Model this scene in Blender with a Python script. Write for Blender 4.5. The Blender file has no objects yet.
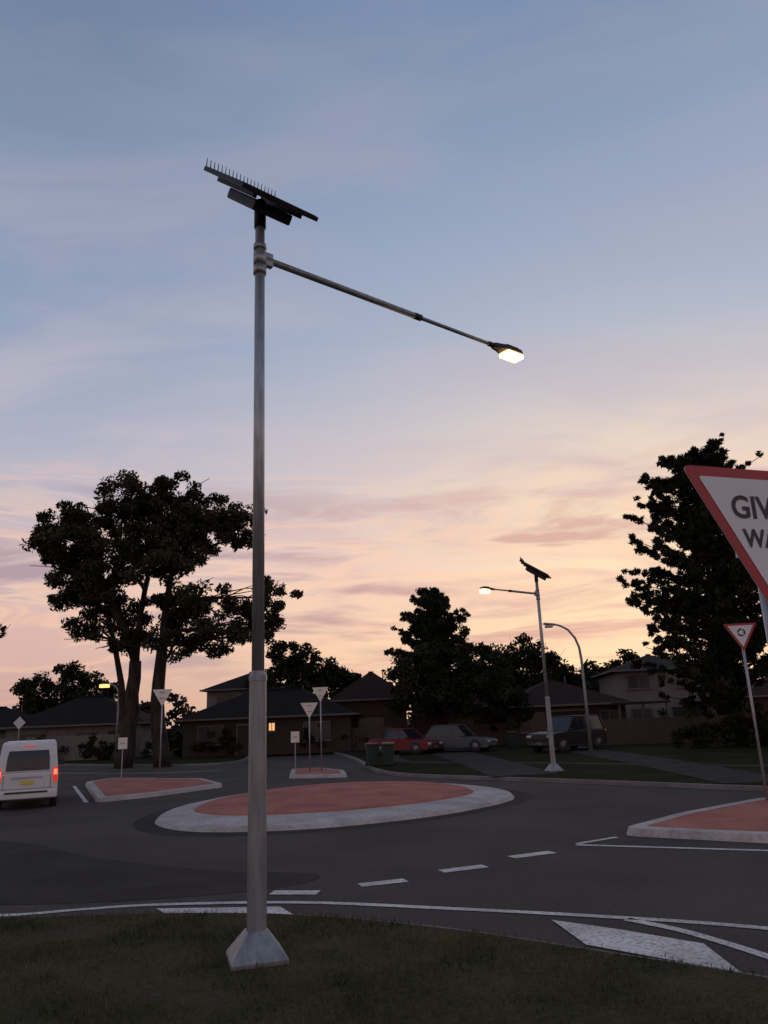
import bpy, math, random
import numpy as np
from mathutils import Vector, Matrix
random.seed(7); rng=np.random.default_rng(11)
S=bpy.context.scene
S.view_settings.view_transform='Standard'; S.view_settings.look='None'; S.view_settings.exposure=0
COL=S.collection
def lin(c):
    return tuple(((v/255)/12.92 if v/255<=.04045 else (((v/255)+.055)/1.055)**2.4) for v in c)+(1,)
# ---------------------------------------------------------------- materials
def newmat(name):
    m=bpy.data.materials.new(name); m.use_nodes=True
    nt=m.node_tree; b=nt.nodes['Principled BSDF']; return m,nt,b
def mat(name,col,rough=.7,metal=0,var=.25,scale=3,bump=0,bscale=40,emit=None,estr=0,spec=None,detail=3,stretch=None):
    m,nt,b=newmat(name); N=nt.nodes; L=nt.links
    b.inputs['Roughness'].default_value=rough; b.inputs['Metallic'].default_value=metal
    if spec is not None: b.inputs['Specular IOR Level'].default_value=spec
    tc=N.new('ShaderNodeTexCoord'); src=tc.outputs['Object']
    if stretch:
        mp=N.new('ShaderNodeMapping'); mp.inputs['Scale'].default_value=stretch; L.new(src,mp.inputs[0]); src=mp.outputs[0]
    n=N.new('ShaderNodeTexNoise'); n.inputs['Scale'].default_value=scale; n.inputs['Detail'].default_value=detail
    L.new(src,n.inputs['Vector'])
    r=N.new('ShaderNodeValToRGB'); r.color_ramp.elements[0].position=.3; r.color_ramp.elements[1].position=.7
    r.color_ramp.elements[0].color=tuple(c*(1-var) for c in col[:3])+(1,)
    r.color_ramp.elements[1].color=tuple(min(1,c*(1+var)) for c in col[:3])+(1,)
    L.new(n.outputs['Fac'],r.inputs[0]); L.new(r.outputs[0],b.inputs['Base Color'])
    if bump:
        n2=N.new('ShaderNodeTexNoise'); n2.inputs['Scale'].default_value=bscale; n2.inputs['Detail'].default_value=2
        L.new(src,n2.inputs['Vector']); bp=N.new('ShaderNodeBump'); bp.inputs['Strength'].default_value=bump; bp.inputs['Distance'].default_value=.02
        L.new(n2.outputs['Fac'],bp.inputs['Height']); L.new(bp.outputs[0],b.inputs['Normal'])
    if emit:
        b.inputs['Emission Color'].default_value=emit; b.inputs['Emission Strength'].default_value=estr
    return m
def ground_mat(name,c1,c2,c3,s_big,s_small,rough,bump,bs,spec=.5,mid=.5,crack=False):
    """two noise scales: broad patches and fine aggregate"""
    m,nt,b=newmat(name); N=nt.nodes; L=nt.links
    b.inputs['Roughness'].default_value=rough; b.inputs['Specular IOR Level'].default_value=spec
    tc=N.new('ShaderNodeTexCoord')
    n1=N.new('ShaderNodeTexNoise'); n1.inputs['Scale'].default_value=s_big; n1.inputs['Detail'].default_value=5; n1.inputs['Distortion'].default_value=.6
    n2=N.new('ShaderNodeTexNoise'); n2.inputs['Scale'].default_value=s_small; n2.inputs['Detail'].default_value=4
    L.new(tc.outputs['Object'],n1.inputs['Vector']); L.new(tc.outputs['Object'],n2.inputs['Vector'])
    r=N.new('ShaderNodeValToRGB'); e=r.color_ramp.elements; e[0].position=.35; e[0].color=c1+(1,); e[1].position=.65; e[1].color=c2+(1,)
    L.new(n1.outputs['Fac'],r.inputs[0])
    r2=N.new('ShaderNodeValToRGB'); e=r2.color_ramp.elements; e[0].position=.45; e[0].color=(0,0,0,1); e[1].position=.75; e[1].color=(1,1,1,1)
    L.new(n2.outputs['Fac'],r2.inputs[0])
    mx=N.new('ShaderNodeMix'); mx.data_type='RGBA'; mm=N.new('ShaderNodeMath'); mm.operation='MULTIPLY'; mm.inputs[1].default_value=mid
    L.new(r2.outputs[0],mm.inputs[0]); L.new(mm.outputs[0],mx.inputs[0]); L.new(r.outputs[0],mx.inputs[6]); mx.inputs[7].default_value=c3+(1,)
    outc=mx.outputs[2]
    if crack:
        vo=N.new('ShaderNodeTexVoronoi'); vo.feature='DISTANCE_TO_EDGE'; vo.inputs['Scale'].default_value=.13
        nd=N.new('ShaderNodeTexNoise'); nd.inputs['Scale'].default_value=1.1; nd.inputs['Detail'].default_value=4; L.new(tc.outputs['Object'],nd.inputs['Vector'])
        va_=N.new('ShaderNodeVectorMath'); va_.operation='MULTIPLY_ADD'; va_.inputs[1].default_value=(1.1,1.1,0); L.new(nd.outputs['Color'],va_.inputs[0]); L.new(tc.outputs['Object'],va_.inputs[2]); L.new(va_.outputs[0],vo.inputs['Vector'])
        rc=N.new('ShaderNodeMapRange'); rc.inputs['From Min'].default_value=.0005; rc.inputs['From Max'].default_value=.003; rc.inputs['To Min'].default_value=.3; rc.inputs['To Max'].default_value=0; L.new(vo.outputs['Distance'],rc.inputs['Value'])
        m2=N.new('ShaderNodeMix'); m2.data_type='RGBA'; L.new(rc.outputs[0],m2.inputs[0]); L.new(outc,m2.inputs[6]); m2.inputs[7].default_value=(.018,.016,.015,1); outc=m2.outputs[2]
    L.new(outc,b.inputs['Base Color'])
    n3=N.new('ShaderNodeTexNoise'); n3.inputs['Scale'].default_value=bs; n3.inputs['Detail'].default_value=3
    L.new(tc.outputs['Object'],n3.inputs['Vector'])
    bp=N.new('ShaderNodeBump'); bp.inputs['Strength'].default_value=bump; bp.inputs['Distance'].default_value=.02
    L.new(n3.outputs['Fac'],bp.inputs['Height']); L.new(bp.outputs[0],b.inputs['Normal'])
    return m
M={}
M['asphalt']=ground_mat('asphalt',(.044,.036,.032),(.070,.058,.051),(.15,.127,.115),.33,34,.88,.7,55,.15,.6,True)
M['asphalt_dark']=ground_mat('asphalt_dark',(.030,.025,.022),(.047,.039,.035),(.09,.078,.072),.7,34,.9,.7,55,.12,.5)
M['grass']=ground_mat('grass_soil',(.028,.027,.011),(.058,.048,.024),(.10,.074,.046),.8,14,.95,.9,25,.1,.5)
M['grassfar']=ground_mat('grass_far',(.014,.017,.007),(.028,.028,.013),(.045,.038,.022),.35,7,.95,.8,12,.02,.5)
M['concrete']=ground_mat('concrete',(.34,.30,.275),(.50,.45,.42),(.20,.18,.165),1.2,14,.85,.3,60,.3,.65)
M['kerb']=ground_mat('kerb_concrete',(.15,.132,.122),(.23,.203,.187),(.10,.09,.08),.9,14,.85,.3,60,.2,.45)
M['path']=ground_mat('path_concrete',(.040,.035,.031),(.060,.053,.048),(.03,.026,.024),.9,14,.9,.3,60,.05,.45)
M['red']=ground_mat('red_paving',(.30,.092,.066),(.45,.155,.108),(.17,.055,.042),1.0,18,.85,.5,40,.3,.65)
M['paint']=ground_mat('road_paint',(.48,.45,.42),(.70,.66,.62),(.10,.088,.08),1.5,22,.7,.2,60,.3,.8)
M['galv']=mat('galvanised_steel',(.33,.335,.34),.45,.55,.22,5,.08,60,stretch=(6,6,.8))
M['galv_lo']=mat('galvanised_steel_lower',(.25,.255,.26),.48,.55,.26,3,.08,40,stretch=(5,5,.6))
M['darkmetal']=mat('dark_metal',(.018,.018,.020),.6,.2,.2)
M['panel']=mat('solar_cells',(.010,.012,.018),.45,.0,.2,spec=.2)
M['spike']=mat('bird_spike_steel',(.10,.10,.10),.5,.4,.1)
M['lampglow']=mat('lamp_lens_lit',(1,.7,.4),.4,emit=(1,.58,.24,1),estr=4.0)
M['lampfar']=mat('lamp_lens_orange',(1,.6,.3),.4,emit=(1,.45,.12,1),estr=2.6)
M['signwhite']=mat('sign_white',(.70,.68,.66),.5,0,.05)
M['signred']=mat('sign_red',(.38,.028,.03),.5,0,.10)
M['signblack']=mat('sign_black',(.015,.015,.015),.5,0,.1)
M['alu']=mat('sign_back_aluminium',(.76,.68,.58),.5,.05,.08)
M['bark']=mat('bark',(.040,.031,.025),.95,0,.4,4,.6,14,stretch=(3,3,.6),spec=.1)
M['barkpale']=mat('bark_gum',(.046,.035,.030),.95,0,.5,2,.4,10,stretch=(2,2,.5),spec=.1)
M['glass']=mat('window_glass',(.02,.022,.025),.25,0,.2)
M['carglass']=mat('car_glass',(.015,.017,.02),.10,0,.2)
M['rubber']=mat('tyre_rubber',(.02,.02,.02),.85)
M['rim']=mat('wheel_rim',(.20,.20,.21),.4,.6,.1)
M['white']=mat('white_paint_body',(.62,.60,.58),.35,0,.06)
M['plastic']=mat('black_plastic',(.025,.025,.027),.6)
M['trim']=mat('house_trim',(.12,.105,.095),.75,0,.1)
M['vantrim']=mat('chrome_grey_trim',(.4,.39,.38),.4,0,.1)
M['tail']=mat('tail_lamp_lit',(.6,.03,.02),.3,emit=(1,.06,.03,1),estr=5)
M['taildim']=mat('tail_lamp',(.35,.02,.02),.3,emit=(1,.05,.03,1),estr=.5)
M['headl']=mat('head_lamp',(.5,.5,.5),.15,0,.05)
M['plate']=mat('number_plate',(.65,.5,.10),.5,0,.05)
M['winlit']=mat('window_lit',(.8,.6,.3),.5,emit=(1,.52,.18,1),estr=.9)
M['binbody']=mat('bin_green',(.010,.026,.015),.65)
M['binlid']=mat('bin_lid_red',(.08,.013,.012),.65)
M['binlidy']=mat('bin_lid_yellow',(.13,.10,.018),.65)
M['fence']=mat('fence_paling',(.095,.070,.054),.9,0,.3,6,stretch=(8,1,.5),spec=.1)
M['fencepale']=mat('fence_steel',(.17,.143,.125),.8,0,.1)
def brickmat(name,c1,c2,mort):
    m,nt,b=newmat(name); N=nt.nodes; L=nt.links; b.inputs['Roughness'].default_value=.9
    tc=N.new('ShaderNodeTexCoord'); mp=N.new('ShaderNodeMapping'); mp.inputs['Rotation'].default_value=(math.radians(90),0,0)
    L.new(tc.outputs['Object'],mp.inputs[0]); br=N.new('ShaderNodeTexBrick'); br.inputs['Scale'].default_value=4
    br.inputs['Color1'].default_value=c1+(1,); br.inputs['Color2'].default_value=c2+(1,); br.inputs['Mortar'].default_value=mort+(1,)
    L.new(mp.outputs[0],br.inputs['Vector']); L.new(br.outputs[0],b.inputs['Base Color']); return m
M['brick']=brickmat('brick_red',(.050,.024,.019),(.078,.034,.026),(.06,.05,.042))
M['brickdark']=brickmat('brick_brown',(.030,.019,.014),(.048,.029,.022),(.045,.038,.033))
M['render']=mat('rendered_wall',(.15,.128,.112),.85,0,.15,1.5)
def tilemat(name,col):
    m,nt,b=newmat(name); N=nt.nodes; L=nt.links; b.inputs['Roughness'].default_value=.9; b.inputs['Specular IOR Level'].default_value=.05
    tc=N.new('ShaderNodeTexCoord'); w=N.new('ShaderNodeTexWave'); w.bands_direction='Z'; w.inputs['Scale'].default_value=3.2; w.inputs['Distortion'].default_value=.6
    L.new(tc.outputs['Object'],w.inputs['Vector']); n=N.new('ShaderNodeTexNoise'); n.inputs['Scale'].default_value=3
    L.new(tc.outputs['Object'],n.inputs['Vector']); mx=N.new('ShaderNodeMix'); mx.data_type='RGBA'
    mx.inputs[6].default_value=tuple(c*.6 for c in col)+(1,); mx.inputs[7].default_value=tuple(c*1.3 for c in col)+(1,)
    L.new(n.outputs['Fac'],mx.inputs[0]); L.new(mx.outputs[2],b.inputs['Base Color'])
    bp=N.new('ShaderNodeBump'); bp.inputs['Strength'].default_value=.6; bp.inputs['Distance'].default_value=.04
    L.new(w.outputs['Fac'],bp.inputs['Height']); L.new(bp.outputs[0],b.inputs['Normal']); return m
M['rooftile']=tilemat('roof_tiles_dark',(.022,.017,.015)); M['roofred']=tilemat('roof_tiles_red',(.036,.019,.016)); M['roofgrey']=tilemat('roof_tiles_grey',(.040,.034,.032))
def leafmat(name,dark,light,sc=.55):
    m,nt,b=newmat(name); N=nt.nodes; L=nt.links; b.inputs['Roughness'].default_value=.8; b.inputs['Specular IOR Level'].default_value=.08
    tc=N.new('ShaderNodeTexCoord'); n=N.new('ShaderNodeTexNoise'); n.inputs['Scale'].default_value=sc; n.inputs['Detail'].default_value=3
    L.new(tc.outputs['Object'],n.inputs['Vector']); r=N.new('ShaderNodeValToRGB'); e=r.color_ramp.elements
    e[0].position=.38; e[0].color=dark+(1,); e[1].position=.66; e[1].color=light+(1,)
    L.new(n.outputs['Fac'],r.inputs[0]); L.new(r.outputs[0],b.inputs['Base Color'])
    return m
M['leafgum']=leafmat('gum_leaves',(.020,.021,.011),(.066,.060,.031))
M['leafdark']=leafmat('conifer_needles',(.014,.017,.010),(.046,.046,.025))
M['leafmid']=leafmat('leaves',(.015,.018,.009),(.040,.040,.020))
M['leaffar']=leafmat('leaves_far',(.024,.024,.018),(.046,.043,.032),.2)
M['blade']=leafmat('grass_blades',(.040,.046,.016),(.140,.112,.055),1.6)
# ---------------------------------------------------------------- mesh helpers
def empty(name,loc,rz=0):
    o=bpy.data.objects.new(name,None); o.empty_display_size=.2; o.location=loc; o.rotation_euler=(0,0,rz); COL.objects.link(o); return o
def mesh(name,v,f,m,parent=None,loc=(0,0,0),rot=(0,0,0),smooth=False,bevel=0,bseg=2):
    me=bpy.data.meshes.new(name); me.from_pydata([tuple(p) for p in v],[],f); me.validate(); me.update()
    ms=m if isinstance(m,(list,tuple)) else [m]
    for q in ms: me.materials.append(q)
    o=bpy.data.objects.new(name,me); COL.objects.link(o); o.location=loc; o.rotation_euler=rot
    if parent: o.parent=parent
    if smooth:
        for p in me.polygons: p.use_smooth=True
    if bevel:
        b=o.modifiers.new('b','BEVEL'); b.width=bevel; b.segments=bseg; b.limit_method='ANGLE'; b.angle_limit=math.radians(35)
        for p in me.polygons: p.use_smooth=True
        w=o.modifiers.new('w','WEIGHTED_NORMAL')
    return o
def box(name,size,loc,m,parent=None,rot=(0,0,0),bevel=0):
    x,y,z=[s/2 for s in size]
    v=[(-x,-y,-z),(x,-y,-z),(x,y,-z),(-x,y,-z),(-x,-y,z),(x,-y,z),(x,y,z),(-x,y,z)]
    f=[(0,3,2,1),(4,5,6,7),(0,1,5,4),(1,2,6,5),(2,3,7,6),(3,0,4,7)]
    return mesh(name,v,f,m,parent,loc,rot,bevel=bevel)
def tube_data(pts,radii,seg=12,cap=True,v=None,f=None):
    v=[] if v is None else v; f=[] if f is None else f
    pts=[Vector(p) for p in pts]; off=len(v); n=len(pts); up=None
    for i,p in enumerate(pts):
        d=(pts[min(i+1,n-1)]-pts[max(i-1,0)]).normalized()
        if up is None:
            up=Vector((1,0,0)) if abs(d.x)<.8 else Vector((0,1,0))
        a=(up-d*up.dot(d)).normalized(); up=a; b=d.cross(a)
        for k in range(seg):
            t=2*math.pi*(k+.5)/seg
            v.append(p+(a*math.cos(t)+b*math.sin(t))*radii[i])
    for i in range(n-1):
        for k in range(seg):
            k2=(k+1)%seg
            f.append((off+i*seg+k,off+i*seg+k2,off+(i+1)*seg+k2,off+(i+1)*seg+k))
    if cap:
        f.append(tuple(off+k for k in reversed(range(seg)))); f.append(tuple(off+(n-1)*seg+k for k in range(seg)))
    return v,f
def tube(name,pts,r,m,parent=None,seg=12,smooth=True):
    if not isinstance(r,(list,tuple)): r=[r]*len(pts)
    v,f=tube_data(pts,r,seg); return mesh(name,v,f,m,parent,smooth=smooth and seg>8)
def catmull(P,n=6,closed=True):
    out=[]; N=len(P); rngs=range(N) if closed else range(N-1)
    for i in rngs:
        if closed: a,b,c,d=P[(i-1)%N],P[i],P[(i+1)%N],P[(i+2)%N]
        else: a,b,c,d=P[max(i-1,0)],P[i],P[i+1],P[min(i+2,N-1)]
        for k in range(n):
            t=k/n
            out.append(tuple(.5*((2*b[j])+(-a[j]+c[j])*t+(2*a[j]-5*b[j]+4*c[j]-d[j])*t*t+(-a[j]+3*b[j]-3*c[j]+d[j])*t**3) for j in range(2)))
    if not closed: out.append(tuple(P[-1]))
    return out
def ccw(P):
    a=sum(P[i][0]*P[(i+1)%len(P)][1]-P[(i+1)%len(P)][0]*P[i][1] for i in range(len(P)))
    return P if a>0 else P[::-1]
def inset(P,d):
    P=ccw(P); out=[]; n=len(P)
    for i in range(n):
        a=Vector(P[i-1]); b=Vector(P[i]); c=Vector(P[(i+1)%n])
        e1=(b-a).normalized(); e2=(c-b).normalized(); n1=Vector((-e1.y,e1.x)); n2=Vector((-e2.y,e2.x))
        q=(n1+n2); q=q/max(q.length,1e-6); k=d/max(.5,q.dot(n1)); out.append(tuple(b+q*k))
    return out
def prism(name,P,z0,z1,m,parent=None,bevel=0):
    P=ccw(P); n=len(P); v=[(p[0],p[1],z0) for p in P]+[(p[0],p[1],z1) for p in P]
    f=[tuple(range(n,2*n))]+[(i,(i+1)%n,n+(i+1)%n,n+i) for i in range(n)]
    return mesh(name,v,f,m,parent)
def sheet(name,P,z,m,parent=None):
    P=ccw(P); return mesh(name,[(p[0],p[1],z) for p in P],[tuple(range(len(P)))],m,parent)
def strip(name,P,w,z,m,parent=None):
    v=[];f=[];n=len(P)
    for i,p in enumerate(P):
        d=(Vector(P[min(i+1,n-1)])-Vector(P[max(i-1,0)])).normalized(); q=Vector((-d.y,d.x))*w/2
        v+=[(p[0]+q.x,p[1]+q.y,z),(p[0]-q.x,p[1]-q.y,z)]
    for i in range(n-1): f.append((2*i+1,2*i+3,2*i+2,2*i))
    return mesh(name,v,f,m,parent)
def ringband(name,A,B,za,zb,m,parent=None):
    n=len(A); v=[(p[0],p[1],za) for p in A]+[(p[0],p[1],zb) for p in B]
    f=[(i,(i+1)%n,n+(i+1)%n,n+i) for i in range(n)]; return mesh(name,v,f,m,parent)
# ---------------------------------------------------------------- ground and roads
mesh('ground',[(-900,-300,-.008),(900,-300,-.008),(900,1500,-.008),(-900,1500,-.008)],[(0,1,2,3)],M['grassfar'])
sheet('road_asphalt',[(-90,-30),(90,-30),(90,130),(-90,130)],0,M['asphalt'])
def verge(name,P,h,gm,kerbw=.18):
    e=empty(name,(0,0,0)); P=ccw(P); I=inset(P,kerbw)
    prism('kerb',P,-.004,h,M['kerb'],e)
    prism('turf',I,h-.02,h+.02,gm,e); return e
near=catmull([(-70,95),(-45,62),(-27,38),(-17,20),(-11,12.2),(-8,10.7),(-4.92,10.29),(-2.94,10.2),(-1.18,9.85),(.52,9.0),(1.85,8.02),(3.0,7.13),(5,5.3),(9,2.5),(20,-3),(60,-24)],5,False)
near_v=near+[(60,-29),(-89,-29),(-89,95)]
verge('grass_verge',near_v,.07,M['grass'],.1)
farR=catmull([(60,-8),(30,9.5),(17,16.6),(12.5,19.2),(9.7,21.6),(6.4,25.3),(3.0,28.9),(.6,31.5),(-.6,34.2),(-1.3,38),(-3,50),(-9,80),(-14,120)],5,False)
verge('grass_verge',farR+[(-14,129),(89,129),(89,-8)],.12,M['grassfar'],.22)
farL=catmull([(-89,118),(-60,92),(-40,72),(-26,57.5),(-17,50),(-12.5,47.2),(-10,47.5),(-9.4,51),(-11,60),(-16,80),(-21,120)],5,False)
verge('grass_verge',farL+[(-21,129),(-89,129)],.12,M['grassfar'],.22)
# footpath and driveways on the far verge
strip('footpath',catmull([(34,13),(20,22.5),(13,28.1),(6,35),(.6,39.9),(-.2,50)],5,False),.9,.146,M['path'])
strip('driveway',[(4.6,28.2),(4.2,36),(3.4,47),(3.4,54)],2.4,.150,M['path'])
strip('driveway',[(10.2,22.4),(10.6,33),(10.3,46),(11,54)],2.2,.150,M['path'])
# roundabout
rb=empty('roundabout_island',(0,0,0))
out=catmull([(-6.15,21.2),(-5.95,23.7),(-4.4,27.0),(-1.5,28.4),(1.2,27.5),(3.0,24.8),(3.25,22.2),(1.9,20),(0.1,18.5),(-2.1,17.65),(-4.3,17.9),(-5.65,19.3)],8)
inn=catmull([(-5.35,21.7),(-5.2,23.5),(-4.0,26.3),(-1.6,27.7),(.8,26.8),(2.1,24.4),(2.1,22.4),(0.9,20.8),(-.4,19.9),(-2.2,19.3),(-4.0,19.5),(-5.0,20.4)],8)
out=ccw(out); inn=ccw(inn)
cen=Vector((-1.45,23.1))
def scl(P,k): return [tuple(cen+(Vector(p)-cen)*k) for p in P]
ringband('kerb_face',out,scl(out,.985),0,.09,M['concrete'],rb)
ringband('apron',scl(out,.985),inn,.09,.15,M['concrete'],rb)
ringband('red_edge',inn,scl(inn,.97),.15,.20,M['red'],rb)
ringband('red_paving',scl(inn,.97),scl(inn,.4),.20,.30,M['red'],rb)
sheet('red_top',scl(inn,.4),.30,M['red'],rb)
big=scl(out,1.10)
mesh('road_worn_band',[(p[0],p[1],.004) for p in big]+[(p[0],p[1],.004) for p in out],[(i,(i+1)%len(out),len(out)+(i+1)%len(out),len(out)+i) for i in range(len(out))],M['asphalt_dark'])
sheet('road_patch',catmull([(-16,20),(-9,18),(-5.5,15),(-3,13.3),(-1.2,12.6),(-2,11.6),(-5,11.3),(-9,12.2),(-14,16)],5),.004,M['asphalt_dark'])
def rounded(P,r=.35,n=4):
    P=ccw(P); out=[]; N=len(P)
    for i in range(N):
        a=Vector(P[i-1]); b=Vector(P[i]); c=Vector(P[(i+1)%N])
        p0=b+(a-b).normalized()*r; p1=b+(c-b).normalized()*r
        for k in range(n+1):
            t=k/n; out.append(tuple((1-t)**2*p0+2*t*(1-t)*b+t*t*p1))
    return out
def island(P,w=.28,r=.4):
    e=empty('traffic_island',(0,0,0)); C=rounded(P,r); I=rounded(inset(P,.04),r*.95); J=rounded(inset(P,w),r*.6)
    ringband('kerb_face',C,I,0,.13,M['concrete'],e); ringband('kerb_top',I,J,.13,.137,M['concrete'],e)
    sheet('paving',J,.137,M['red'],e); return e
island([(-9.6,25.9),(-8.2,27.2),(-6.4,30.2),(-8.0,33.6),(-12.9,36.6),(-13.3,34.4)],.3)
island([(4.1,15.15),(5.9,17.0),(8.6,19.1),(15,16),(17,12.5),(13,10.9),(6.2,13.7)],.3)
island([(-4.9,37.9),(-4.4,33.3),(-1.9,32.6),(-2.2,35.4),(-3.5,38)],.25,.3)
rm=empty('road_markings',(0,0,0))
def rs(n,P,w,z=.008): strip(n,P,w,z,M['paint'],rm)
for a,b in [((-1.75,11.43),(-1.10,11.31)),((-.55,11.68),(.10,11.90)),((.64,12.44),(1.34,12.72)),((1.84,13.36),(2.57,13.70))]: rs('give_way_dash',[a,b],.25)
rs('edge_line',catmull([(-14,15.4),(-9,12.4),(-6.5,11.1),(-5.10,10.72),(-4.16,10.87),(-3.15,10.97),(-1.28,10.77),(.6,10.13),(2.25,9.49),(3.79,8.75),(6,7.2),(10,4.5)],6,False),.13)
rs('edge_line',[(3.1,14.3),(5.84,13.05),(9,11.4),(14,9.6)],.13); rs('edge_line',[(3.16,14.42),(4.0,14.95)],.11)
rs('edge_line',catmull([(2.5,9.33),(2.85,8.9),(3.10,8.45),(3.37,7.82),(3.7,6.9)],5,False),.13)
rs('edge_line',[(-10.0,26.1),(-13.6,34.0)],.13)
rs('edge_line',catmull([(-30,57),(-20,46),(-13,41.5),(-9,41)],5,False),.12)
for p in [[(-3.13,10.73),(-1.51,10.56),(-1.22,9.98),(-2.82,10.27)],[(1.69,9.40),(1.83,8.42),(2.93,7.42),(2.95,8.30),(2.3,8.92)]]:
    sheet('painted_bar',p,.012,M['paint'],rm)
# ---------------------------------------------------------------- foliage
def leafmesh(name,C,R,cnt,size,m,parent=None,asp=2.0,droop=0):
    """C centres (n,3), R radii (n,3); scatter cnt rhombic leaves per clump"""
    C=np.repeat(np.asarray(C,float),cnt,0); R=np.repeat(np.asarray(R,float),cnt,0); n=len(C)
    d=rng.normal(size=(n,3)); d/=np.linalg.norm(d,axis=1)[:,None]; rad=rng.random(n)**.45
    P=C+d*rad[:,None]*R
    a=rng.normal(size=(n,3)); a[:,2]-=droop; a/=np.linalg.norm(a,axis=1)[:,None]
    b=np.cross(a,rng.normal(size=(n,3))); b/=np.linalg.norm(b,axis=1)[:,None]
    s=(size*(.55+.9*rng.random(n)))[:,None]
    V=np.stack([P-a*s,P+b*s/asp,P+a*s,P-b*s/asp],1).reshape(-1,3)
    me=bpy.data.meshes.new(name); me.vertices.add(4*n); me.vertices.foreach_set('co',V.ravel())
    me.loops.add(4*n); me.loops.foreach_set('vertex_index',np.arange(4*n,dtype=np.int32))
    me.polygons.add(n); me.polygons.foreach_set('loop_start',np.arange(0,4*n,4,dtype=np.int32))
    try: me.polygons.foreach_set('loop_total',np.full(n,4,dtype=np.int32))
    except Exception: pass
    me.update(calc_edges=True); me.materials.append(m); o=bpy.data.objects.new(name,me); COL.objects.link(o)
    if parent: o.parent=parent
    return o
def lobes_to_clumps(lobes,dens,rmin,rmax,flat=.65,shell=.5):
    C=[];R=[]
    for (x,y,z,rx,ry,rz) in lobes:
        n=max(4,int(dens*rx*rz))
        for _ in range(n):
            d=Vector((random.gauss(0,1),random.gauss(0,1),random.gauss(0,1))).normalized()*(random.random()**shell)
            C.append((x+d.x*rx,y+d.y*ry,z+d.z*rz)); r=random.uniform(rmin,rmax); R.append((r,r,r*flat))
    return C,R
def limb(v,f,a,b,r0,r1,bend=.12,seg=7,n=6):
    a=Vector(a);b=Vector(b);L=(b-a).length; off=Vector((random.uniform(-1,1),random.uniform(-1,1),random.uniform(0,.8)))*L*bend
    pts=[];rad=[]
    for i in range(n+1):
        t=i/n; p=a.lerp(b,t)+off*math.sin(math.pi*t)+Vector((random.uniform(-1,1),random.uniform(-1,1),0))*L*.012*(0<i<n)
        pts.append(p); rad.append(r0+(r1-r0)*t**.8)
    tube_data(pts,rad,seg,True,v,f); return pts
# big gum tree
gt=empty('gum_tree',(-14.6,47.5,.1))
GL=[(-13.3,16.1,3.1,1.7),(-16.6,15.6,3.0,1.8),(-10.6,15.1,2.7,1.5),(-19.4,14.1,2.6,1.6),(-21.7,13.7,1.3,.9),(-21.0,12.2,1.8,1.1),(-18.2,13.2,3.0,1.8),(-14.9,14.1,3.3,2.0),(-12.2,14.0,2.6,1.7),
(-19.6,10.9,2.3,1.3),(-16.4,11.4,3.0,1.9),(-13.2,12.2,2.6,1.7),(-7.3,9.7,1.8,1.2),(-8.8,8.5,2.4,1.4),(-10.5,7.3,2.2,1.2),(-11.5,9.6,2.1,1.4),(-13.9,9.2,2.0,1.5),(-17.4,9.0,2.1,1.3),(-16.4,7.4,1.7,1.0),(-9.3,13.6,1.7,1.2),(-21.4,10.7,1.1,.7),(-12.9,7.0,1.5,.9),(-18.6,10.0,1.6,.8),(-7.6,7.3,1.0,.6),(-15,17.2,1.6,.6),(-18.5,7.9,1.3,.8)]
GLw=[(x+14.6,random.uniform(-2.2,2.2),z,rx,max(1.3,rx*.8),rz) for x,z,rx,rz in GL]
C,R=lobes_to_clumps(GLw,7.2,.38,.80,.7,.45)
leafmesh('foliage',C,R,135,.145,M['leafgum'],gt,2.5,.6)
v=[];f=[]
t1=limb(v,f,(-1.7,.4,-.2),(-1.2,.3,6.2),.55,.36,.04,10); t2=limb(v,f,(.9,-.3,-.2),(.6,-.2,7.0),.52,.32,.05,10); t3=limb(v,f,(-1.5,.6,-.2),(-3.4,1.0,9.3),.30,.12,.04,8)
forks=[(-1.2,.3,6.2),(.6,-.2,7.0)]
up1=limb(v,f,forks[0],(-3.3,.4,10.5),.3,.2,.05); up2=limb(v,f,forks[1],(.9,0,11.5),.28,.18,.05); up3=limb(v,f,forks[0],(-.8,.8,11.5),.24,.16,.05)
allp=t1[2:]+t2[2:]+up1+up2+up3
for L_ in GLw:
    tgt=Vector(L_[:3]); below=[p for p in allp if p.z<tgt.z-.3]; 
    s=min(below,key=lambda p:(p-tgt).length+abs(p.x-tgt.x)*.2)
    pts=limb(v,f,s,tgt,.13,.05,.10)
    for _ in range(5):
        q=random.choice(pts[2:]); limb(v,f,q,tgt+Vector((random.uniform(-1,1)*L_[3],random.uniform(-1,1)*L_[4],random.uniform(-.5,.9)*L_[5])),.05,.018,.12,5,4)
mesh('trunk_and_limbs',v,f,M['barkpale'],gt,smooth=True)
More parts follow.
